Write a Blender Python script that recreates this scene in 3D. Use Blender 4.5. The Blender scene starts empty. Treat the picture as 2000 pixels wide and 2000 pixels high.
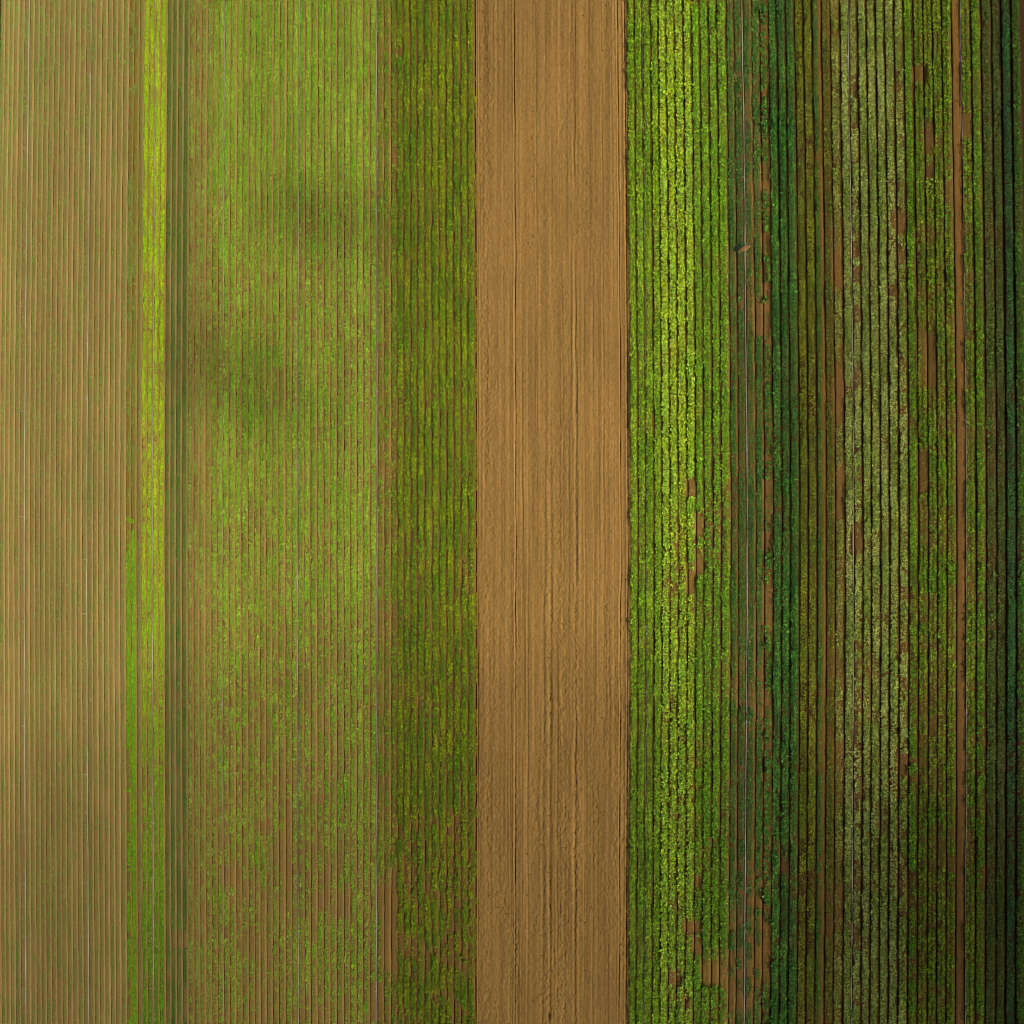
import bpy, math
import numpy as np

# ---------------------------------------------------------------- camera, sky, sun, exposure
scene = bpy.context.scene
R = math.radians
TH, FPX, CY, H = R(19.25), 2000.0, 1300.0, 185.0     # tilt, focal length and principal point in photo pixels, height (m)
cam = bpy.data.cameras.new('camera')
cam.sensor_width = 36.0
cam.lens = FPX / 2000.0 * 36.0
cam.shift_y = (CY - 1000.0) / 2000.0
cam.clip_start, cam.clip_end = 1.0, 5000.0
cam_ob = bpy.data.objects.new('camera', cam)
scene.collection.objects.link(cam_ob)
cam_ob.location = (0, 0, H)
cam_ob.rotation_euler = (0, TH, 0)
scene.camera = cam_ob

SUN_EL, SUN_AZ = R(36), R(-14)                        # azimuth measured from +x
world = bpy.data.worlds.new('World')
scene.world = world
world.use_nodes = True
wn = world.node_tree
sky = wn.nodes.new('ShaderNodeTexSky')
sky.sky_type = 'NISHITA'
sky.sun_disc = False
sky.sun_elevation = SUN_EL
sky.air_density = 0.7
sky.dust_density = 0.3
sky.sun_rotation = R(90) - SUN_AZ
bg = wn.nodes['Background']
bg.inputs['Strength'].default_value = 0.05
wn.links.new(sky.outputs[0], bg.inputs['Color'])
sd = bpy.data.lights.new('sun', 'SUN')
sd.energy = 5.0
sd.angle = R(0.5)
sd.color = (1.0, 0.94, 0.82)
so = bpy.data.objects.new('sun', sd)
scene.collection.objects.link(so)
so.rotation_euler = (0, R(90) - SUN_EL, SUN_AZ)       # lamp points along -z
vs = scene.view_settings
vs.view_transform = 'Standard'
vs.look = 'None'
vs.gamma = 1.0
vs.exposure = 0.05
scene.cycles.diffuse_bounces = 1
scene.cycles.pixel_filter_type = 'BLACKMAN_HARRIS'
scene.cycles.filter_width = 1.0

rng = np.random.default_rng(11)
C = scene.collection
CT, ST = math.cos(TH), math.sin(TH)

# ---------------------------------------------------------------- photo measurement -> ground metres
TU = [0, 50, 171, 278, 437, 583, 738, 850, 932, 1233, 1428, 1570, 1985, 2100]
TV = [10.5, 10, 9, 6.5, 4.6, 3, -.9, -1.5, -2.6, -7.5, -9.4, -10.8, -11.6, -11.6]
BU = [0, 50, 170, 278, 437, 583, 738, 916, 1000, 1233, 1430, 1570, 1760, 1985, 2100]
BV = [3.3, 3.3, 4, 2.7, 2.3, 1, -.7, -.8, -2, -4.5, -5.5, -5.8, -3.2, -2, -2]

def bend(u, v):
    """photo x of a furrow that stands at u in the middle of the photo, at photo height v"""
    u = np.asarray(u, float); v = np.asarray(v, float)
    a = np.clip((1050 - v) / 1025, 0, None) ** 1.5
    b = np.clip((v - 1050) / 925, 0, None) ** 1.5
    return u + np.interp(u, TU, TV) * a + np.interp(u, BU, BV) * b

def depth(u):
    return H / ((u - 1000) * ST + FPX * CT)

def gx(u):
    return depth(u) * ((u - 1000) * CT - FPX * ST)

def v_of(y, u):
    return CY - y / depth(u)

def ground_x(u, y):
    """ground x of the line u at ground y"""
    return gx(bend(u, v_of(y, u)))

# ---------------------------------------------------------------- noise
def vnoise(x, y, seed):
    x = np.asarray(x, float); y = np.asarray(y, float)
    xi = np.floor(x).astype(np.int64); yi = np.floor(y).astype(np.int64)
    fx = x - xi; fy = y - yi
    fx = fx * fx * (3 - 2 * fx); fy = fy * fy * (3 - 2 * fy)
    def h(a, b):
        n = (a * 374761393 + b * 668265263 + seed * 1442695041) & 0x7fffffff
        n = ((n ^ (n >> 13)) * 1274126177) & 0x7fffffff
        n = (n ^ (n >> 16)) & 0xffffff
        return n / float(0xffffff)
    return (h(xi, yi) * (1 - fx) + h(xi + 1, yi) * fx) * (1 - fy) + (h(xi, yi + 1) * (1 - fx) + h(xi + 1, yi + 1) * fx) * fy

def fbm(x, y, seed):
    return (vnoise(x, y, seed) + .5 * vnoise(x * 2.1, y * 2.1, seed + 7) + .25 * vnoise(x * 4.3, y * 4.3, seed + 13)) / 1.75

def uni(n, s=.085):
    return 1 / (1 + np.exp(-(n - .5) / s))

# ---------------------------------------------------------------- materials
def lin(c):
    c = np.asarray(c, float) / 255.0
    return np.where(c <= .04045, c / 12.92, ((c + .055) / 1.055) ** 2.4)

def new_mat(name):
    m = bpy.data.materials.new(name)
    m.use_nodes = True
    n = m.node_tree
    for x in list(n.nodes):
        n.nodes.remove(x)
    out = n.nodes.new('ShaderNodeOutputMaterial')
    return m, n, out

def N(n, t, **kw):
    x = n.nodes.new(t)
    for k, v in kw.items():
        setattr(x, k, v)
    return x

def scaled_noise(n, sc, scale, detail=3.0, rough=.6):
    g = N(n, 'ShaderNodeNewGeometry')
    mp = N(n, 'ShaderNodeMapping')
    mp.inputs['Scale'].default_value = sc
    n.links.new(g.outputs['Position'], mp.inputs['Vector'])
    t = N(n, 'ShaderNodeTexNoise')
    t.inputs['Scale'].default_value = scale
    t.inputs['Detail'].default_value = detail
    t.inputs['Roughness'].default_value = rough
    n.links.new(mp.outputs[0], t.inputs['Vector'])
    return t.outputs['Fac']

def mathn(n, op, a, b):
    x = N(n, 'ShaderNodeMath', operation=op)
    for i, s in enumerate((a, b)):
        if hasattr(s, 'links'):
            n.links.new(s, x.inputs[i])
        else:
            x.inputs[i].default_value = s
    return x.outputs[0]

def soil_material(name, from_object=True, base=(.3, .17, .07), bump=.8, streak=.25, orange=.22):
    m, n, out = new_mat(name)
    p = N(n, 'ShaderNodeBsdfPrincipled')
    p.inputs['Roughness'].default_value = .95
    p.inputs['Specular IOR Level'].default_value = .1
    fine = scaled_noise(n, (1, .8, 1), 3.0, 6.0, .75)
    streaks = scaled_noise(n, (1, .05, 1), 3.0, 3.0)
    broad = scaled_noise(n, (1, .35, 1), .11, 3.0)
    f = mathn(n, 'MULTIPLY_ADD', fine, 1.3)
    n.nodes[-1].inputs[2].default_value = .35
    s = mathn(n, 'MULTIPLY_ADD', streaks, streak * 2)
    n.nodes[-1].inputs[2].default_value = 1 - streak
    b = mathn(n, 'MULTIPLY_ADD', broad, .5)
    n.nodes[-1].inputs[2].default_value = .75
    w = mathn(n, 'MULTIPLY_ADD', scaled_noise(n, (1, .02, 1), .75, 2.0), streak * 1.6)
    n.nodes[-1].inputs[2].default_value = 1 - streak * .8
    k = mathn(n, 'MULTIPLY', mathn(n, 'MULTIPLY', mathn(n, 'MULTIPLY', f, s), b), w)
    if from_object:
        col = N(n, 'ShaderNodeObjectInfo').outputs['Color']
    else:
        c = N(n, 'ShaderNodeRGB'); c.outputs[0].default_value = (*base, 1); col = c.outputs[0]
    # patches of redder clay
    mx = N(n, 'ShaderNodeMix', data_type='RGBA', blend_type='MULTIPLY')
    n.links.new(col, mx.inputs[6])
    mx.inputs[7].default_value = (1.08, .90, .80, 1)
    clay = scaled_noise(n, (1, .25, 1), .55, 3.0)
    n.links.new(mathn(n, 'MULTIPLY', clay, orange * 2), mx.inputs[0])
    sc = N(n, 'ShaderNodeVectorMath', operation='SCALE')
    n.links.new(mx.outputs[2], sc.inputs[0])
    n.links.new(k, sc.inputs['Scale'])
    n.links.new(sc.outputs[0], p.inputs['Base Color'])
    bp = N(n, 'ShaderNodeBump')
    bp.inputs['Strength'].default_value = bump
    bp.inputs['Distance'].default_value = .12
    n.links.new(scaled_noise(n, (1, .8, 1), 3.2, 4.0, .7), bp.inputs['Height'])
    n.links.new(bp.outputs[0], p.inputs['Normal'])
    n.links.new(p.outputs[0], out.inputs[0])
    return m

def leaf_material():
    m, n, out = new_mat('leaf')
    a = N(n, 'ShaderNodeAttribute', attribute_name='leaf_colour')
    p = N(n, 'ShaderNodeBsdfPrincipled')
    p.inputs['Roughness'].default_value = .55
    p.inputs['Specular IOR Level'].default_value = .3
    n.links.new(a.outputs['Color'], p.inputs['Base Color'])
    t = N(n, 'ShaderNodeBsdfTranslucent')
    n.links.new(a.outputs['Color'], t.inputs['Color'])
    mx = N(n, 'ShaderNodeMixShader')
    mx.inputs[0].default_value = .14
    n.links.new(p.outputs[0], mx.inputs[1])
    n.links.new(t.outputs[0], mx.inputs[2])
    n.links.new(mx.outputs[0], out.inputs[0])
    return m

def pipe_material():
    m, n, out = new_mat('weathered_pipe')
    p = N(n, 'ShaderNodeBsdfPrincipled')
    p.inputs['Roughness'].default_value = .45
    r = N(n, 'ShaderNodeValToRGB')
    r.color_ramp.elements[0].position = .35
    r.color_ramp.elements[0].color = (.20, .14, .08, 1)
    r.color_ramp.elements[1].position = .6
    r.color_ramp.elements[1].color = (.55, .52, .46, 1)
    n.links.new(scaled_noise(n, (1, 1, 1), .09, 4.0), r.inputs[0])
    n.links.new(r.outputs[0], p.inputs['Base Color'])
    n.links.new(p.outputs[0], out.inputs[0])
    return m

M_SOIL = soil_material('bed_soil')
M_FIELD = soil_material('field_soil', False, tuple(lin((150, 116, 62))), bump=.9, streak=.24, orange=.2)
M_GROUND = soil_material('furrow_shade_soil', False, tuple(lin((74, 54, 32))), bump=.5)  # darkened so the furrow bottoms read as deep shade between the beds
M_LEAF = leaf_material()
M_PIPE = pipe_material()

# ---------------------------------------------------------------- mesh helpers
def mesh_quads(name, verts, quads, mat, colours=None, smooth=False):
    me = bpy.data.meshes.new(name)
    verts = np.ascontiguousarray(verts, np.float32); quads = np.ascontiguousarray(quads, np.int32)
    nv, nq = len(verts), len(quads)
    me.vertices.add(nv); me.vertices.foreach_set('co', verts.ravel())
    me.loops.add(nq * 4); me.loops.foreach_set('vertex_index', quads.ravel())
    me.polygons.add(nq)
    me.polygons.foreach_set('loop_start', np.arange(nq, dtype=np.int32) * 4)
    if smooth:
        me.polygons.foreach_set('use_smooth', np.ones(nq, bool))
    me.update(calc_edges=True)
    if colours is not None:
        at = me.attributes.new('leaf_colour', 'FLOAT_COLOR', 'POINT')
        at.data.foreach_set('color', np.ascontiguousarray(colours, np.float32).ravel())
    me.materials.append(mat)
    return me

def link(name, me, parent=None):
    o = bpy.data.objects.new(name, me)
    C.objects.link(o)
    if parent is not None:
        o.parent = parent
    return o

def tag(o, label=None, cat=None, group=None, kind=None):
    for k, v in (('label', label), ('category', cat), ('group', group), ('kind', kind)):
        if v:
            o[k] = v
    return o

def empty(name, loc):
    o = bpy.data.objects.new(name, None)
    C.objects.link(o)
    o.location = loc
    o.empty_display_size = .5
    return o

def grid_quads(na, nb):
    i = np.arange(na - 1)[:, None] * nb + np.arange(nb - 1)[None, :]
    return np.stack([i, i + 1, i + nb + 1, i + nb], -1).reshape(-1, 4)

# ---------------------------------------------------------------- the ground
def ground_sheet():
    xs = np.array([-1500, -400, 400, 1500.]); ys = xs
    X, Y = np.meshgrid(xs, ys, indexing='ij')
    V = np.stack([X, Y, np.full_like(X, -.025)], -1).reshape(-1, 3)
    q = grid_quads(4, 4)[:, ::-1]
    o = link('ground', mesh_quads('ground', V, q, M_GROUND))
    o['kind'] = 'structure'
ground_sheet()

def bare_field():
    us = np.linspace(931.5, 1233.6, 260)
    y0, y1 = v_of(0, 1083), 0
    d = depth(1083.)
    ys = np.arange(-(2080 - CY) * d, (CY + 80) * d, .22)
    U, Y = np.meshgrid(us, ys, indexing='ij')
    V = v_of(Y, U)
    X = gx(bend(U, V))
    wob = (vnoise(U * 0 + 1.3, Y / 9, 3) - .5) * 1.4
    z = np.full_like(X, .16)
    # wheel ruts and furrow lines: centre u, depth, half width, start and end of the stretch where they are strong
    ruts = [(934.6, .10, .7, -99, 2100), (938.5, .05, .8, -99, 500), (1007.5, .13, .9, -99, 2100), (1021, .05, .9, 700, 2100),
            (998, .05, .8, 1200, 2100), (1032, .05, 1.2, 900, 2100), (1062, .07, 1.6, 1050, 2100), (1076, .09, 2.0, 900, 2100),
            (1090, .05, 1.2, 1300, 2100), (1125, .10, 1.6, 100, 2100), (1128, .04, 1.0, -99, 900), (1143, .05, .8, 900, 2100),
            (1180, .04, .8, -99, 1400), (1160, .03, .8, 200, 2100), (1191, .04, 1.0, 1200, 2100), (1212.5, .12, .8, -99, 2100),
            (1226.5, .13, .9, -99, 2100), (1231, .09, .9, -99, 2100), (985, .02, .8, 100, 1400), (1050, .035, .8, -99, 1000),
            (1100, .03, 1.0, 300, 1700), (1112, .03, .8, 600, 2000), (1170, .025, 1.0, 600, 2100), (1200, .03, .8, -99, 1500)]
    for i, (c, dp, w, a, b) in enumerate(ruts):
        fade = 1 / (1 + np.exp(-(V - a) / 70)) / (1 + np.exp((V - b) / 70))
        mod = .55 + .9 * vnoise(U * 0 + i, Y / 5, 20 + i)
        cu = c + (1.6 * wob * (.4 + .8 * vnoise(U * 0 + 3.7 * i, Y / 25, 66)) + 1.6 * (vnoise(U * 0 + 5.1 * i, Y / 6, 67) - .5) if 940 < c < 1225 else .5 * wob)
        t = (U - cu) / w
        t = t / (1.0 + .9 * vnoise(U * 0 + 2.3 * i, Y / 8, 68))
        z -= 1.15 * dp * fade * mod * np.exp(-t * t)
        z += dp * .5 * fade * mod * np.exp(-(np.abs(t) - 2.0) ** 2)
    rough = .4 + 1.1 * uni(fbm(U / 22, Y / 14, 5)) * (.45 + .8 * (V > 1000) * np.clip((V - 1000) / 700, 0, 1))
    rough += .9 * np.exp(-((U - 950) / 13) ** 2)
    for c, w in ((1072, 9), (1128, 7), (1098, 8), (1010, 5)):
        rough += .8 * np.exp(-((U - c) / w) ** 2) * np.clip((V - 700) / 600, 0, 1)
    z += (vnoise(X / .32, Y / .38, 41) - .5) * .10 * rough + (vnoise(X / .8, Y / 1.1, 42) - .5) * .05 * rough
    z += (vnoise(X / .42, Y / 30, 43) - .5) * .09
    z += (vnoise(X / 1.6, Y / 40, 44) - .5) * .14
    z[0] = z[-1] = -.1
    P = np.stack([X, Y, z], -1).reshape(-1, 3)
    q = grid_quads(len(us), len(ys))[:, ::-1]
    o = link('field', mesh_quads('field', P, q, M_FIELD, smooth=True))
    tag(o, 'bare tilled tan soil strip with wheel ruts between the green crops', kind='structure')
bare_field()

# ---------------------------------------------------------------- crops
def leaves(x, y, z, size, height, n, col, spread=.8, lean=.45):
    """x, y, z: plants; size: leaf length; each plant gets n kite leaves"""
    k = len(x)
    if k == 0:
        return np.zeros((0, 3)), np.zeros((0, 4), int), np.zeros((0, 4))
    a = rng.uniform(0, 2 * np.pi, (k, 1)) + np.arange(n)[None, :] * (2 * np.pi / n) + rng.normal(0, .35, (k, n))
    L = size[:, None] * rng.uniform(.65, 1.15, (k, n))
    up = np.clip(rng.normal(lean, .42, (k, n)), -.4, 1.4)
    bx = x[:, None] + np.cos(a) * L * .05; by = y[:, None] + np.sin(a) * L * .05
    bz = z[:, None] + height[:, None] * rng.uniform(.25, 1.0, (k, n))
    dx, dy, dz = np.cos(a) * np.cos(up), np.sin(a) * np.cos(up), np.sin(up)
    w = L * .36 * spread / .8
    sx, sy = -np.sin(a), np.cos(a)
    mid = .55
    base = np.stack([bx, by, bz], -1)
    m = base + np.stack([dx, dy, dz], -1) * (L * mid)[..., None]
    s = np.stack([sx, sy, np.zeros_like(sx) + .25 * rng.normal(0, 1, sx.shape)], -1) * w[..., None]
    tip = base + np.stack([dx, dy, dz], -1) * L[..., None]
    tip[..., 2] -= L * .22 * rng.uniform(0, 1, L.shape)
    V = np.stack([base, m - s, tip, m + s], 2).reshape(-1, 3)
    Q = np.arange(k * n * 4).reshape(-1, 4)
    j = np.exp(rng.normal(0, .34, (k, n, 1, 1)) + rng.normal(0, .26, (k, 1, 1, 1)))
    c = col[:, None, None, :] * j * np.ones((1, 1, 4, 1))
    c = np.concatenate([np.clip(c, 0, .9), np.ones_like(c[..., :1])], -1).reshape(-1, 4)
    return V, Q, c

# photo x of every furrow, measured along the middle of the photograph
LF = [-8.6, 1.0, 10.1, 18.8, 28.7, 38.8, 49.5, 58.9, 69.2, 78.9, 88.6, 99, 109.3, 119.7, 129.8, 140.1, 150.5, 160.8, 171.2, 182.2, 192.4,
      203.2, 213.8, 224.2, 235.2, 246.5, 256.5, 267.5, 277.8, 287.5, 299.8, 310.8, 322.5, 333.5, 344.2, 356.1, 367.1, 378.8, 390.4,
      402, 413.3, 425, 436.3, 448, 460.9, 472.6, 485.5, 497.4, 508.4, 520.3, 533, 544.6, 558.5, 570.9, 583, 595.5, 607.4, 620.6,
      633, 646.2, 658.9, 672.7, 685.3, 698.2, 710.7, 724.5, 738.4, 751.9, 765.3, 778.2, 791.1, 804.3, 817.9, 831.5, 846, 860, 874,
      888.5, 902.7, 916.3, 930]
RF = [1232.8, 1247.5, 1263.2, 1279.1, 1294.6, 1310.2, 1326.3, 1343.8, 1360, 1375.5, 1393.4, 1409.4, 1428.3, 1442.8, 1460.3, 1477.8,
      1493.3, 1510.4, 1527.8, 1544.6, 1562.1, 1579, 1597, 1614.5, 1632, 1650.8, 1668.2, 1685.7, 1702.5, 1720.6, 1737.8, 1756.5,
      1775.2, 1794, 1813.4, 1831.3, 1849.6, 1868.4, 1885.9, 1906.6, 1926.6, 1947.3, 1964.8, 1984.9, 2004.5]

# every kind of planting: leaf colours, plant lines across the bed (fraction of its width), spacing, leaf size, height, leaves, cover at top/middle/bottom, soil
S = {
 'seedling': dict(c1=(78, 136, 34), c2=(124, 152, 54), lines=(.17, .28, .39, .5, .61, .71), sp=.26, size=.125, h=.05, n=5, cover=(.9, .82, .78), soil=(146, 120, 70)),
 'grassy':   dict(c1=(100, 168, 4), c2=(130, 180, 6), lines=(.15, .24, .33, .42, .51, .60, .69), sp=.2, size=.19, h=.07, n=5, cover=(.0, 1.0, 1.0), soil=(130, 112, 50)),
 'vivid':    dict(c1=(148, 204, 6), c2=(184, 212, 14), lines=(.16, .26, .36, .46, .56, .66), sp=.24, size=.2, h=.14, n=5, cover=(1, .95, .92), soil=(146, 114, 64)),
 'neat':     dict(c1=(60, 114, 30), c2=(98, 134, 44), lines=(.17, .3, .43, .56, .68), sp=.26, size=.17, h=.08, n=5, cover=(1, .97, .86), soil=(134, 112, 62)),
 'young':    dict(c1=(122, 164, 40), c2=(150, 176, 66), lines=(.17, .29, .41, .53, .64), sp=.33, size=.2, h=.11, n=5, cover=(.97, .92, .7), soil=(136, 108, 58)),
 'mid':      dict(c1=(118, 172, 20), c2=(160, 188, 54), lines=(.17, .28, .39, .5, .61, .69), sp=.3, size=.21, h=.14, n=6, cover=(1.0, .96, .5), soil=(138, 110, 60)),
 'patchy':   dict(c1=(104, 150, 18), c2=(140, 160, 34), lines=(.19, .33, .47, .61, .74), sp=.32, size=.24, h=.2, n=5, cover=(.97, .84, .76), soil=(134, 104, 54)),
 'olive':    dict(c1=(94, 140, 8), c2=(146, 162, 10), lines=(.19, .3, .41, .52, .63, .73), sp=.32, size=.24, h=.42, n=6, cover=(1, .98, .94), soil=(122, 92, 48)),
 'bright':   dict(c1=(116, 164, 14), c2=(156, 190, 34), lines=(.2, .32, .44, .56, .68, .78), sp=.33, size=.25, h=.6, n=6, cover=(1, .995, .99), soil=(122, 92, 48)),
 'lime':     dict(c1=(182, 210, 40), c2=(156, 200, 52), lines=(.19, .33, .47, .61, .76), sp=.38, size=.31, h=.6, n=7, cover=(1, .985, .95), soil=(130, 100, 50)),
 'leafy':    dict(c1=(132, 180, 24), c2=(118, 164, 30), lines=(.2, .32, .44, .56, .68, .78), sp=.35, size=.27, h=.6, n=6, cover=(1, .98, .9), soil=(128, 98, 50)),
 'lowdark':  dict(c1=(60, 114, 36), c2=(92, 128, 46), lines=(.16, .28, .40, .52, .64, .74), sp=.34, size=.23, h=.22, n=5, cover=(.98, .88, .66), soil=(122, 92, 48)),
 'isolated': dict(c1=(84, 134, 24), c2=(70, 124, 40), lines=(.26, .5, .72), sp=.5, size=.36, h=.5, n=8, cover=(.9, .8, .7), soil=(132, 98, 50)),
 'bluish':   dict(c1=(56, 108, 34), c2=(92, 148, 46), lines=(.21, .33, .45, .57, .69, .77), sp=.34, size=.27, h=.66, n=6, cover=(1, .98, .94), soil=(98, 74, 40)),
 'spiky':    dict(c1=(104, 132, 18), c2=(150, 156, 30), lines=(.2, .32, .44, .56, .68, .79), sp=.24, size=.18, h=.42, n=4, cover=(.97, .92, .86), soil=(80, 58, 28)),
 'thin':     dict(c1=(92, 112, 28), c2=(128, 130, 30), lines=(.2, .34, .5, .68, .8), sp=.3, size=.22, h=.26, n=5, cover=(.94, .88, .84), soil=(112, 84, 40)),
 'darklines':dict(c1=(64, 114, 32), c2=(90, 128, 34), lines=(.18, .3, .42, .54), sp=.25, size=.23, h=.36, n=5, cover=(.98, .93, .9), soil=(120, 90, 40)),
 'khaki':    dict(c1=(126, 152, 46), c2=(178, 190, 92), lines=(.2, .31, .42, .53, .64, .76), sp=.31, size=.24, h=.52, n=6, cover=(1, .98, .95), soil=(118, 88, 46)),
 'khakipoor':dict(c1=(122, 146, 38), c2=(170, 178, 80), lines=(.18, .32, .46, .6, .74), sp=.36, size=.24, h=.38, n=5, cover=(.96, .85, .84), soil=(124, 92, 46)),
 'grass_green': dict(c1=(90, 146, 12), c2=(124, 168, 22), lines=(.2, .33, .46, .59, .72), sp=.32, size=.24, h=.5, n=6, cover=(1, .96, .72), soil=(110, 82, 38)),
 'paired':   dict(c1=(96, 144, 14), c2=(138, 160, 26), lines=(.18, .28, .38, .62, .72, .8), sp=.29, size=.24, h=.5, n=5, cover=(.99, .84, .74), soil=(112, 86, 40)),
 'bare':     dict(c1=(90, 120, 30), c2=(120, 130, 40), lines=(.15,), sp=.5, size=.15, h=.05, n=4, cover=(.2, .2, .2), soil=(134, 98, 48)),
 'dull':     dict(c1=(90, 116, 36), c2=(104, 116, 46), lines=(.18, .3, .42, .54, .66, .76), sp=.3, size=.23, h=.28, n=5, cover=(.96, .88, .88), soil=(92, 72, 36)),
 'teal':     dict(c1=(46, 98, 46), c2=(62, 118, 46), lines=(.25, .38, .51, .64, .76), sp=.33, size=.23, h=.62, n=6, cover=(1, .98, .96), soil=(74, 54, 30)),
 'deep':     dict(c1=(64, 118, 14), c2=(84, 126, 26), lines=(.22, .36, .5, .64, .76), sp=.35, size=.24, h=.58, n=6, cover=(1, .97, .95), soil=(74, 54, 30)),
}

# spots without plants seen in the photograph: photo x range, photo y range
BARE = [(1344, 1359, 930, 968), (1360, 1375, 1008, 1046), (1361, 1375, 1078, 1122), (1344, 1359, 1118, 1160), (1335, 1374, 1797, 1824),
        (1355, 1375, 1822, 1863), (1376, 1428, 1880, 1925), (1311, 1338, 1896, 1925), (1343, 1356, 1942, 1968), (1357, 1373, 1706, 1732),
        (1494, 1510, 318, 372), (1494, 1510, 455, 500), (1494, 1510, 552, 580), (1478, 1510, 590, 660), (1494, 1510, 925, 1000),
        (1494, 1510, 1040, 1062), (1494, 1510, 1130, 1220), (1495, 1510, 1780, 1920), (1530, 1545, 1680, 1705), (1310, 1326, 1146, 1158),
        (1812, 1831, 238, 305), (1812, 1831, 318, 350), (1796, 1822, 125, 160), (1850, 1868, 350, 400), (1887, 1906, 225, 270),
        (1395, 1428, 60, 62), (1360, 1374, 0, 4), (1744, 1775, 415, 450), (1737, 1756, 560, 580), (1632, 1650, 700, 830),
        (1632, 1650, 480, 560), (1632, 1650, 920, 1010), (1660, 1685, 1040, 1080), (1800, 1830, 640, 760), (1794, 1813, 880, 960),
        (778, 791, 95, 112), (765, 778, 290, 320), (500, 535, 1600, 1625), (556, 569, 1560, 1740), (745, 778, 1700, 1900),
        (725, 750, 1920, 1990), (650, 690, 1740, 1790), (610, 640, 1745, 1775), (1342, 1347, 1, 2),
        (335, 367, 1818, 1850), (430, 470, 1690, 1730), (285, 288, 235, 245), (540, 560, 1620, 1700), (296, 301, 232, 240)]

def cover_map(st, X, Y, U, V, k):
    t, m, b = S[st]['cover']
    c = np.interp(V, [0, 1000, 2000], [t, m, b])
    if st in ('mid', 'young'):        # the middle planting thins out towards the bottom of the photo
        c = c - .14 * np.exp(-((U - 560) / 110.) ** 2) * np.clip((V - 850) / 500, 0, 1)
        c = np.maximum(c, .22)
    if st == 'mid':
        c = c + .12 * np.exp(-((U - 590) / 60) ** 2 - ((V - 1150) / 160) ** 2)
    if st == 'olive':
        c = c - .25 * np.exp(-((V - 1850) / 200.) ** 2) - .25 * ((U > 880) & (U < 905) & (V > 1500))
    if st in ('paired', 'grass_green', 'dull'):
        c = c - .25 * np.exp(-((U - 1830) / 60.) ** 2 - ((V - 1750) / 140.) ** 2)
    if st == 'khaki':
        c = c - .3 * np.exp(-((U - 1765) / 12.) ** 2) - .25 * (abs(U - 1676) < 8)
    if st == 'grassy':
        first = U < 257
        c = np.clip((V - np.where(first, 1020, 1000)) / 60, .45, 1) * np.where(first, np.interp(V, [0, 1400, 1600, 2000], [1, 1, .45, .4]), 1)
    n = .6 * uni(fbm(X / 1.1 + 31 * k, Y / 1.6, 60)) + .4 * uni(fbm(X / 5, Y / 8, 61))
    n = uni(n, .2 if st in ('mid', 'young', 'seedling') else .15)
    soft = 1.5 if st in ('mid', 'young', 'seedling', 'khakipoor', 'patchy', 'paired') else .7
    p = np.clip((c - n) / soft + .5, 0, 1)
    p = np.where(c > .985, 1, p)
    p = np.maximum(p, .06)
    for (a, b2, v0, v1) in BARE:
        hv = .5 * (v1 - v0)
        jit = 1.1 * hv * (fbm(X / .9, Y / 2.4, 9) - .5) + rng.normal(0, 3, V.shape)
        inside = (U > a) & (U < b2)
        dd = hv - np.abs(V - .5 * (v0 + v1) + .4 * jit) + jit * .6
        p = np.where(inside, p * (1 - (.72 if st == 'isolated' else .9) * np.clip(dd / 14 + .5, 0, 1)), p)
    return p

ORD = ['first', 'second', 'third', 'fourth', 'fifth', 'sixth', 'seventh', 'eighth', 'ninth', 'tenth', 'eleventh', 'twelfth', 'thirteenth',
       'fourteenth', 'fifteenth', 'sixteenth', 'seventeenth', 'eighteenth', 'nineteenth', 'twentieth', 'twenty-first', 'twenty-second',
       'twenty-third', 'twenty-fourth', 'twenty-fifth', 'twenty-sixth', 'twenty-seventh', 'twenty-eighth', 'twenty-ninth', 'thirtieth',
       'thirty-first']

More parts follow.
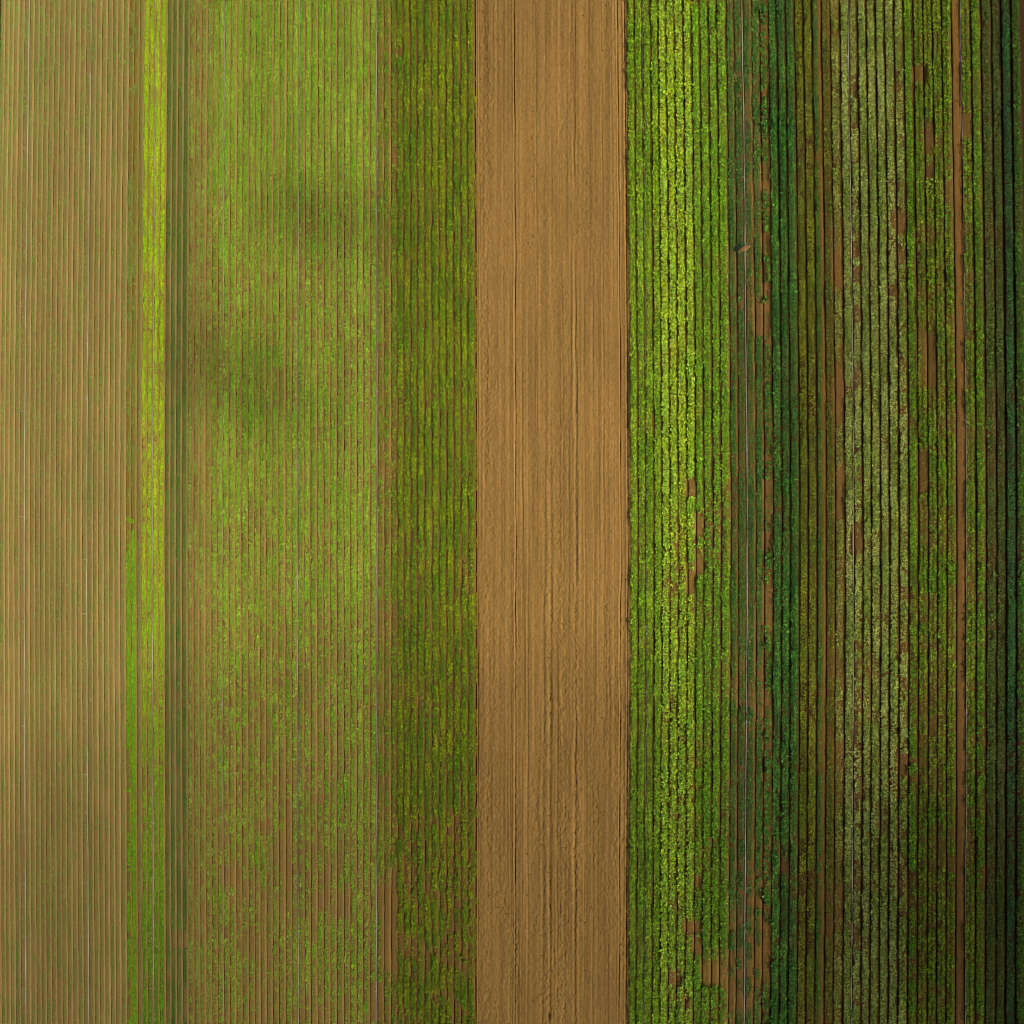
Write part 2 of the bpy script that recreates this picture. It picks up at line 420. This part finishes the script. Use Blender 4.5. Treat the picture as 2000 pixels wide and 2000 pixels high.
def crop_row(name, st, uL, uR, k, label, cat, group):
    s = S[st]
    uc = .5 * (uL + uR)
    d = float(depth(uc))
    ya, yb = -(2070 - CY) * d, (CY + 70) * d
    root = empty(name, (float(ground_x(uc, 0.)), 0, 0))
    tag(root, label, cat, group)
    x0 = root.location.x
    # soil bed
    ys = np.arange(ya, yb, .6)
    xl, xr = ground_x(np.full_like(ys, uL), ys), ground_x(np.full_like(ys, uR), ys)
    prof = [(0.0, -.08), (.03, -.05), (.09, .13), (.14, .16), (.33, .165), (.5, .16), (.66, .165), (.76, .15), (.86, .08), (.96, -.03), (1.0, -.08)]
    f = np.array([p[0] for p in prof]); z = np.array([p[1] for p in prof])
    W = (xr - xl)[:, None]
    jx = (vnoise(np.arange(len(f))[None, :] * .7 + 17 * k, ys[:, None] / 1.8, 70) - .5) * .09
    jx += (vnoise(np.zeros((1, len(f))) + 17 * k, ys[:, None] / 7, 73) - .5) * .08
    jx[:, 0] = jx[:, -1] = 0
    X = xl[:, None] + f[None, :] * W + jx
    Z = z[None, :] + (vnoise(np.arange(len(f))[None, :] * .9, ys[:, None] / .7 + 5 * k, 71) - .5) * .05
    Yg = np.repeat(ys[:, None], len(f), 1)
    P = np.stack([X - x0, Yg, Z], -1).reshape(-1, 3)
    bed = link('soil_bed', mesh_quads('soil_bed', P, grid_quads(len(ys), len(f)), M_SOIL, smooth=False), root)
    j = float(np.exp(rng.normal(0, .06)))
    bc = lin(s['soil']) * j
    bed.color = (*[float(q) for q in bc], 1)
    # plants
    c1, c2 = lin(s['c1']), lin(s['c2'])
    rowj = float(np.exp(rng.normal(0, .06)))
    parts = []
    nl = 0
    for li, lf in enumerate(s['lines']):
        yy = np.arange(ya, yb, s['sp']) + rng.uniform(0, s['sp'])
        yy = yy + rng.normal(0, s['sp'] * .16, len(yy))
        uu = np.full_like(yy, uL + (uR - uL) * lf)
        L = ground_x(np.full_like(yy, uL), yy); Rr = ground_x(np.full_like(yy, uR), yy)
        edge = (vnoise(np.zeros_like(yy) + k * 3.1, yy / 4, 80) - .5) * .12 + (vnoise(np.zeros_like(yy) + k * 3.1 + lf * 2, yy / 1.3, 81) - .5) * .16
        xx = L + (Rr - L) * lf + rng.normal(0, .035, len(yy)) + edge
        vv = v_of(yy, uc)
        p = cover_map(st, xx, yy, uu, vv, k)
        keep = rng.uniform(0, 1, len(yy)) < p
        weakp = np.clip(p[keep] / .7, .35, 1) ** .6
        xx, yy, vv, uu = xx[keep], yy[keep], vv[keep], uu[keep]
        if st == 'grassy':
            dense = np.ones(len(yy), bool)
        vig = .72 + .5 * uni(fbm(xx / 2.5 + 5 * k, yy / 4, 90), .12)
        vig = vig * rng.uniform(.75, 1.2, len(yy)) * weakp
        mixf = np.clip(uni(fbm(xx / 1.8 + 3 * k, yy / 5, 91), .12) + rng.normal(0, .18, len(yy)), 0, 1)[:, None]
        col = (c1 * (1 - mixf) + c2 * mixf) * rowj
        broad = uni(fbm(xx / 14, yy / 26, 92), .12)[:, None]
        col = col * (.92 + .16 * broad)
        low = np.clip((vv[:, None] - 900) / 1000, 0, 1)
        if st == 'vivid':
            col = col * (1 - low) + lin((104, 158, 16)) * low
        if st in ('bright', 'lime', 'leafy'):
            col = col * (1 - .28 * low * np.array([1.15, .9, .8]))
        # soft shade of clouds painted into the leaf colours of the middle planting
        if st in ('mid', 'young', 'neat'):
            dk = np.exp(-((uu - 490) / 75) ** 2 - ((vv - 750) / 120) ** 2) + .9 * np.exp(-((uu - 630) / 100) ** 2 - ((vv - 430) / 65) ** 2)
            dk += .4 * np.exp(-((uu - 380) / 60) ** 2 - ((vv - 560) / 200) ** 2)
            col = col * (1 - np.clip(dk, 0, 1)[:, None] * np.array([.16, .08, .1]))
        if st == 'seedling':
            gr = np.clip(np.exp(-((uu) / 25) ** 2 - ((vv - 150) / 180) ** 2) + .6 * np.exp(-(uu / 220) ** 2 - (vv / 300) ** 2), 0, 1)[:, None]
            col = col * (1 - gr) + lin((112, 176, 62)) * gr
        if st == 'grassy':
            weak = (vv < 1010)[:, None]
            col = np.where(weak, lin((120, 140, 58)), col)
        sz = s['size'] * vig
        ht = s['h'] * vig
        z0 = np.full_like(xx, .155)
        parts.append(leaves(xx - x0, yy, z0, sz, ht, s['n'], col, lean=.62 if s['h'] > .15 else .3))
    off = 0; Vs = []; Qs = []; Cs = []
    for V, Q, c in parts:
        Vs.append(V); Qs.append(Q + off); Cs.append(c); off += len(V)
    if off:
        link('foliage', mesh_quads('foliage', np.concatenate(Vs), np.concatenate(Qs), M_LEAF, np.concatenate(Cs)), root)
    return root

def run(name, style, furrows, i0, i1, tmpl, cat, group, k0):
    for i in range(i0, i1):
        lab = tmpl(i - i0, i1 - i0) if callable(tmpl) else tmpl
        st = style[i - i0] if isinstance(style, (list, tuple)) else style
        crop_row(name, st, furrows[i], furrows[i + 1], k0 + i, lab, cat, group)

def idx(F, u):
    return min(range(len(F)), key=lambda i: abs(F[i] - u))

def ordinal(fmt):
    return lambda i, n: fmt.format(ORD[i])

a = lambda u: idx(LF, u)
b = lambda u: idx(RF, u)
run('seedling_row', 'seedling', LF, a(-8.6), a(246.5), ordinal('{} row of sparse seedlings on tan soil, counted from the left photo edge'), 'seedling row', 'seedling rows on tan soil', 0)
run('grass_row', 'grassy', LF, a(246.5), a(267.5), lambda i, n: ['narrow row turning saturated green halfway down, beside the last seedlings', 'saturated grass green row, wider and longer than its twin, near the lime rows'][i], 'green row', 'low grassy rows', 0)
run('seedling_row', 'seedling', LF, a(267.5), a(277.8), 'lone row of sparse seedlings squeezed between grassy green and vivid lime rows', 'seedling row', 'seedling rows on tan soil', 0)
run('lime_crop_row', 'vivid', LF, a(277.8), a(322.5), ordinal('{} of four vivid lime rows between the seedlings and dark neat rows'), 'crop row', 'vivid lime crop rows', 0)
run('neat_crop_row', 'neat', LF, a(322.5), a(367.1), ordinal('{} of four dark neatly lined rows just right of the vivid lime rows'), 'crop row', 'dark neat crop rows', 0)
run('young_crop_row', 'young', LF, a(367.1), a(413.3), ordinal('{} of four pale speckled young rows right of the dark neat rows'), 'crop row', 'young speckled crop rows', 0)
run('green_crop_row', 'mid', LF, a(413.3), a(738.4), ordinal('{} fresh green row from the left in the wide middle planting'), 'crop row', 'fresh green crop rows', 0)
run('patchy_crop_row', 'patchy', LF, a(738.4), a(778.2), ordinal('{} of three patchy rows showing brown soil beside the dark olive rows'), 'crop row', 'patchy crop rows', 0)
run('olive_crop_row', 'olive', LF, a(778.2), a(930), ordinal('{} dark olive row from the left in the block beside the tan field'), 'crop row', 'dark olive crop rows', 0)
K = 200
run('bright_crop_row', 'bright', RF, b(1232.8), b(1294.6), ordinal('{} of four dense bright green rows, counted from the tan field rightwards'), 'crop row', 'dense bright green crop rows', K)
run('yellow_crop_row', 'lime', RF, b(1294.6), b(1360), ordinal('{} of four tall yellow-lime rows in the sunlit block'), 'crop row', 'tall yellow lime crop rows', K)
run('leafy_crop_row', 'leafy', RF, b(1360), b(1428.3), ordinal('{} of four tall leafy green rows right of the yellow-lime rows'), 'crop row', 'tall leafy crop rows', K)
run('low_crop_row', 'lowdark', RF, b(1428.3), b(1493.3), ordinal('{} of four low dark rows with brown soil lanes beside a white pipe'), 'crop row', 'low dark crop rows', K)
run('scattered_plant_row', 'isolated', RF, b(1493.3), b(1510.4), 'bare brown bed with scattered single dark bushes along its length', 'plant row', None, K)
run('dark_crop_row', 'bluish', RF, b(1510.4), b(1562.1), ordinal('{} of three tall deep bluish green rows right of the scattered bushes'), 'crop row', 'deep bluish green crop rows', K)
run('spiky_crop_row', 'spiky', RF, b(1562.1), b(1597), ordinal('{} of two thin yellowish spiky rows beside the bluish green rows'), 'crop row', 'yellowish spiky crop rows', K)
run('lined_crop_row', 'darklines', RF, b(1597), b(1614.5), 'half planted row of dark green lines beside a bare orange soil edge', 'crop row', None, K)
run('thin_crop_row', 'thin', RF, b(1614.5), b(1632), 'brown row with two thin plant lines, left of the poor khaki row', 'crop row', None, K)
run('khaki_crop_row', 'khakipoor', RF, b(1632), b(1650.8), 'poor khaki row full of orange soil gaps, leftmost of the khaki block', 'crop row', 'pale khaki crop rows', K)
run('khaki_crop_row', 'khaki', RF, b(1650.8), b(1775.2), ordinal('{} full pale khaki row, counted from the poor gappy khaki row rightwards'), 'crop row', 'pale khaki crop rows', K)
run('grass_green_row', 'grass_green', RF, b(1775.2), b(1794), 'dense grass green row right of the khaki rows, before the paired lines', 'crop row', None, K)
run('paired_crop_row', 'paired', RF, b(1794), b(1868.4), ordinal('{} of four beds with two narrow plant lines left of the bare lane'), 'crop row', 'beds with paired plant lines', K)
run('bare_bed', 'bare', RF, b(1868.4), b(1885.9), 'unplanted orange brown bed running beside a white pipe', 'soil bed', None, K)
run('paired_crop_row', 'paired', RF, b(1885.9), b(1906.6), 'bed with two plant lines just right of the bare lane and pipe', 'crop row', 'beds with paired plant lines', K)
run('grass_green_row', 'grass_green', RF, b(1906.6), b(1926.6), 'bright grass green row near the right photo edge, beside dull rows', 'crop row', None, K)
run('dull_crop_row', 'dull', RF, b(1926.6), b(1964.8), ordinal('{} of two dull grey-green rows near the right photo edge'), 'crop row', 'dull grey-green crop rows', K)
run('teal_crop_row', 'teal', RF, b(1964.8), b(1984.9), 'dense blue-green teal row beside a wide black furrow shadow', 'crop row', None, K)
run('deep_crop_row', 'deep', RF, b(1984.9), b(2004.5), 'deep green row running along the right photo edge', 'crop row', None, K)

# ---------------------------------------------------------------- weeds on the margins of the bare field
def weeds():
    Vs, Qs, Cs, off = [], [], [], 0
    for (u0, u1, va, vb, n, col) in [(929.5, 933.5, 110, 2050, 2600, (150, 140, 18)), (930, 934, 155, 200, 160, (190, 170, 20)),
                                     (927, 934, 1580, 1780, 400, (120, 150, 20)), (1233, 1237, 200, 800, 500, (150, 150, 30))]:
        u = rng.uniform(u0, u1, n); v = rng.uniform(va, vb, n)
        keep = uni(vnoise(u * .1, v / 22, 101) * .8 + .1, .12) > .45
        u, v = u[keep], v[keep]
        y = (CY - v) * depth(u)
        x = gx(bend(u, v))
        k = len(x)
        V, Q, c = leaves(x, y, np.full(k, .12), rng.uniform(.1, .24, k), np.full(k, .1), 5, np.repeat(lin(col)[None], k, 0))
        Vs.append(V); Qs.append(Q + off); Cs.append(c); off += len(V)
    o = link('weeds', mesh_quads('weeds', np.concatenate(Vs), np.concatenate(Qs), M_LEAF, np.concatenate(Cs)))
    tag(o, 'yellowish weeds growing along the margin of the bare tan field', kind='stuff')
weeds()

# ---------------------------------------------------------------- irrigation pipes with sprinkler risers
def tube(path, r, sides=8):
    path = np.asarray(path, float)
    d = np.gradient(path, axis=0); d /= np.linalg.norm(d, axis=1)[:, None]
    ref = np.where(np.abs(d[:, 2:3]) > .8, np.array([[1., 0, 0]]), np.array([[0, 0, 1.]]))
    s = np.cross(d, ref); s /= np.linalg.norm(s, axis=1)[:, None]
    t = np.cross(d, s)
    ang = np.arange(sides + 1) * 2 * np.pi / sides
    r = np.broadcast_to(r, (len(path),))[:, None, None]
    V = path[:, None] + r * (np.cos(ang)[None, :, None] * s[:, None] + np.sin(ang)[None, :, None] * t[:, None])
    return V.reshape(-1, 3), grid_quads(len(path), sides + 1)

def join(bits):
    Vs, Qs, off = [], [], 0
    for V, Q in bits:
        Vs.append(V); Qs.append(Q + off); off += len(V)
    return np.concatenate(Vs), np.concatenate(Qs)

rv = join([tube([(0, 0, 0), (0, 0, .04), (0, 0, .06), (0, 0, .5), (0, 0, 1.0)], [.075, .075, .03, .028, .026], 8),
           tube([(-.09, 0, .02), (.09, 0, .02)], .05, 6)])
RISER = mesh_quads('riser', *rv, M_PIPE, smooth=True)
hv = join([tube([(0, 0, 1.0), (0, 0, 1.03), (0, 0, 1.10), (0, 0, 1.13)], [.03, .055, .05, .01], 8),
           tube([(-.02, 0, 1.09), (.10, 0, 1.13), (.19, 0, 1.16)], [.028, .022, .016], 6),
           tube([(0, 0, 1.13), (-.08, 0, 1.17), (-.15, 0, 1.12)], [.014, .014, .02], 6)])
HEAD = mesh_quads('sprinkler_head', *hv, M_PIPE, smooth=True)
PIPES = [(48.4, 93, .2, .04, 'pale pipe furthest left, lying in a furrow between seedling rows'),
         (170.4, 48, .2, .035, 'pale pipe through the right part of the sparse seedlings'),
         (298.8, 103, .2, .035, 'grey pipe lying between the vivid lime rows'),
         (435.6, 52, .2, .03, 'thin pale pipe near the left side of the fresh green rows'),
         (582.6, 234, .22, .042, 'bright white pipe through the middle of the fresh green rows'),
         (737.4, 66, .22, .037, 'white pipe where the fresh green rows meet the patchy rows'),
         (1263.0, 330, .24, .03, 'mostly hidden pipe between dense bright green rows right of the field'),
         (1459.6, 484, .28, .06, 'white pipe between low dark rows with a washed out muddy spot'),
         (1667.0, 190, .36, .055, 'pale pipe running through the khaki rows'),
         (1887.2, 120, .3, .045, 'pale pipe along the unplanted brown bed near the right edge')]
for i, (u, v0, zz, r, lab) in enumerate(PIPES):
    d = float(depth(u))
    x0 = float(ground_x(u, 0.))
    root = empty('irrigation_pipe', (x0, 0, 0))
    tag(root, lab, 'irrigation pipe', 'irrigation pipes laid along the rows')
    ys = np.arange(-(2065 - CY) * d, (CY + 65) * d, 1.5)
    wob = (vnoise(np.zeros_like(ys) + i, ys / 9, 120) - .5) * .12
    xs = ground_x(np.full_like(ys, u), ys) + wob - x0
    zs = zz + (vnoise(np.zeros_like(ys) + i, ys / 5, 121) - .5) * .05
    bits = [tube(np.stack([xs, ys, zs], -1), r, 8)]
    y = (CY - v0) * d
    while y < ys[-1] - 1:
        y += 12.0
    y -= 12.0
    spots = []
    while y > ys[0] + 1:
        spots.append(y); y -= 12.0
    for y in spots:            # collars where two lengths join
        xx = np.interp(y, ys, xs); z1 = np.interp(y, ys, zs)
        bits.append(tube([(xx, y - .18, z1), (xx, y - .14, z1), (xx, y + .14, z1), (xx, y + .18, z1)], [r, r * 1.5, r * 1.5, r], 8))
    link('tube', mesh_quads('tube', *join(bits), M_PIPE, smooth=True), root)
    for y in spots:
        xx = float(np.interp(y, ys, xs)); z1 = float(np.interp(y, ys, zs))
        o = link('riser', RISER, root)
        o.location = (xx, y + .25, z1)
        tilt = rng.normal(0, .05, 2)
        o.rotation_euler = (tilt[0] - .12, tilt[1], rng.uniform(0, 6.28))
        h = link('sprinkler_head', HEAD, o)

# ---------------------------------------------------------------- washed out muddy spot on the pipe
def mud():
    u, v = 1453.0, 487.0
    d = float(depth(u))
    x, y = float(gx(u)), (CY - v) * d
    n, m = 40, 26
    a_, b_ = np.meshgrid(np.linspace(-1, 1, n), np.linspace(-1, 1, m), indexing='ij')
    ang = R(22)
    lx, ly = a_ * 1.35, b_ * .55
    X = x + lx * math.cos(ang) - ly * math.sin(ang); Y = y + lx * math.sin(ang) + ly * math.cos(ang)
    rr = a_ ** 2 + b_ ** 2 + (vnoise(a_ * 3, b_ * 3, 5) - .5) * .5
    Z = .12 + .38 * np.clip(1 - rr, 0, 1) ** .7 + (vnoise(X * 6, Y * 6, 8) - .5) * .06
    Z = np.where(rr > 1.05, -.1, Z)
    m1 = soil_material('mound_soil', False, tuple(lin((140, 108, 66))), bump=.7)
    o = link('soil_mound', mesh_quads('soil_mound', np.stack([X, Y, Z], -1).reshape(-1, 3), grid_quads(n, m)[:, ::-1], m1, smooth=True))
    tag(o, 'small washed up heap of tan soil crossing the white pipe', 'soil heap')
    m2, nn, out = new_mat('wet_mud')
    p = N(nn, 'ShaderNodeBsdfPrincipled')
    r = N(nn, 'ShaderNodeValToRGB')
    r.color_ramp.elements[0].color = (.008, .012, .008, 1); r.color_ramp.elements[1].color = (.03, .035, .018, 1)
    nn.links.new(scaled_noise(nn, (1, 1, 1), 2.0), r.inputs[0])
    nn.links.new(r.outputs[0], p.inputs['Base Color'])
    p.inputs['Roughness'].default_value = .35
    nn.links.new(p.outputs[0], out.inputs[0])
    a_, b_ = np.meshgrid(np.linspace(-1, 1, n), np.linspace(-1, 1, m), indexing='ij')
    cx, cy = x - .7, y + .45
    lx, ly = a_ * 1.25, b_ * .62
    X = cx + lx * math.cos(ang) - ly * math.sin(ang); Y = cy + lx * math.sin(ang) + ly * math.cos(ang)
    rr = a_ ** 2 + b_ ** 2 + (vnoise(a_ * 3, b_ * 3, 15) - .5) * .5
    Z = np.where(rr < 1, .30 - .04 * rr + (vnoise(X * 5, Y * 5, 18) - .5) * .05, -.12)
    o = link('puddle', mesh_quads('puddle', np.stack([X, Y, Z], -1).reshape(-1, 3), grid_quads(n, m)[:, ::-1], m2, smooth=True))
    tag(o, 'dark wet muddy puddle beside the soil heap on the low rows', 'puddle')
mud()

# ---------------------------------------------------------------- loose clods on the bare field
def clods():
    n = 6000
    u = rng.uniform(933, 1232, n); v = rng.uniform(-50, 2050, n)
    w = .25 + uni(fbm(u / 14, v / 60, 130), .1) + 1.0 * np.exp(-((u - 948) / 12) ** 2) + .8 * np.exp(-((u - 1074) / 8) ** 2) * (v > 900) + .6 * np.exp(-((u - 1128) / 6) ** 2)
    keep = rng.uniform(0, 1, n) < w * .5
    u, v = u[keep], v[keep]
    k = len(u)
    y = (CY - v) * depth(u); x = gx(bend(u, v))
    r = .03 + .035 * rng.gamma(1.5, 1.0, k).clip(0, 3.2)
    cube = np.array([[-1, -1, -1], [1, -1, -1], [1, 1, -1], [-1, 1, -1], [-1, -1, 1], [1, -1, 1], [1, 1, 1], [-1, 1, 1]], float)
    cube[4:, :2] *= .6
    V = cube[None] * r[:, None, None] * rng.uniform(.6, 1.2, (k, 8, 1)) * np.array([1, 1, .7])
    a = rng.uniform(0, 6.28, k)[:, None]
    X = V[..., 0] * np.cos(a) - V[..., 1] * np.sin(a); Y = V[..., 0] * np.sin(a) + V[..., 1] * np.cos(a)
    P = np.stack([X + x[:, None], Y + y[:, None], V[..., 2] + .17], -1).reshape(-1, 3)
    q = np.array([[0, 3, 2, 1], [4, 5, 6, 7], [0, 1, 5, 4], [1, 2, 6, 5], [2, 3, 7, 6], [3, 0, 4, 7]])
    Q = (q[None] + np.arange(k)[:, None, None] * 8).reshape(-1, 4)
    o = link('soil_clods', mesh_quads('soil_clods', P, Q, M_FIELD))
    tag(o, 'loose clods of dry soil scattered over the bare tan field', kind='stuff')
clods()

# ---------------------------------------------------------------- thin unseen clouds up towards the sun, placed and shaped to shade chosen parts
SUN = np.array([math.cos(SUN_EL) * math.cos(SUN_AZ), math.cos(SUN_EL) * math.sin(SUN_AZ), math.sin(SUN_EL)])
def shade_cloud(u, v, ru, rv, T, alt, rot=0.0):
    d = float(depth(u))
    g = np.array([float(gx(u)), (CY - v) * d, 0.0])
    ra, rb = ru * d, rv * d
    rc = max(4.0, .22 * min(ra, rb))
    c = g + SUN * (alt / SUN[2])
    L = 2 / math.sqrt((SUN[0] / ra) ** 2 + (SUN[1] / rb) ** 2 + (SUN[2] / rc) ** 2)
    sig = -math.log(T) / L
    n, m = 33, 17
    th, ph = np.meshgrid(np.linspace(0, 2 * np.pi, n), np.linspace(.001, np.pi - .001, m), indexing='ij')
    dx, dy, dz = np.cos(th) * np.sin(ph), np.sin(th) * np.sin(ph), np.cos(ph)
    lump = 1 + .35 * (vnoise(dx * 2.2 + 9 + u, dy * 2.2 + 9 + dz, 140) - .5)
    X, Y, Z = dx * ra * lump, dy * rb * lump, dz * rc
    X, Y = X * math.cos(rot) - Y * math.sin(rot), X * math.sin(rot) + Y * math.cos(rot)
    mt, nn, out = new_mat('shade_cloud_vapour')
    pv = N(nn, 'ShaderNodeVolumePrincipled')
    pv.inputs['Color'].default_value = (.95, .95, .95, 1)
    pv.inputs['Density'].default_value = sig
    nn.links.new(pv.outputs[0], out.inputs['Volume'])
    o = link('shade_cloud', mesh_quads('shade_cloud', np.stack([X, Y, Z], -1).reshape(-1, 3), grid_quads(n, m), mt))
    o.location = c
    tag(o, 'unseen thin veil placed high above the fields to shade them', kind='stuff')
shade_cloud(650, 425, 230, 85, .80, 700, R(-26))
shade_cloud(630, 430, 120, 55, .84, 640, R(-24))
shade_cloud(480, 735, 250, 120, .78, 700, R(-42))
shade_cloud(470, 740, 150, 80, .80, 650, R(-42))
shade_cloud(350, 600, 90, 260, .88, 640)
shade_cloud(1010, 60, 120, 200, .86, 600)
shade_cloud(1930, 1850, 360, 560, .56, 620)
shade_cloud(1850, 1780, 150, 230, .74, 600)
shade_cloud(1850, 1000, 460, 1500, .74, 740)  # wide veil added to darken the right side
shade_cloud(750, 2450, 2600, 1150, .60, 900)  # wide veil added to darken the bottom of the view
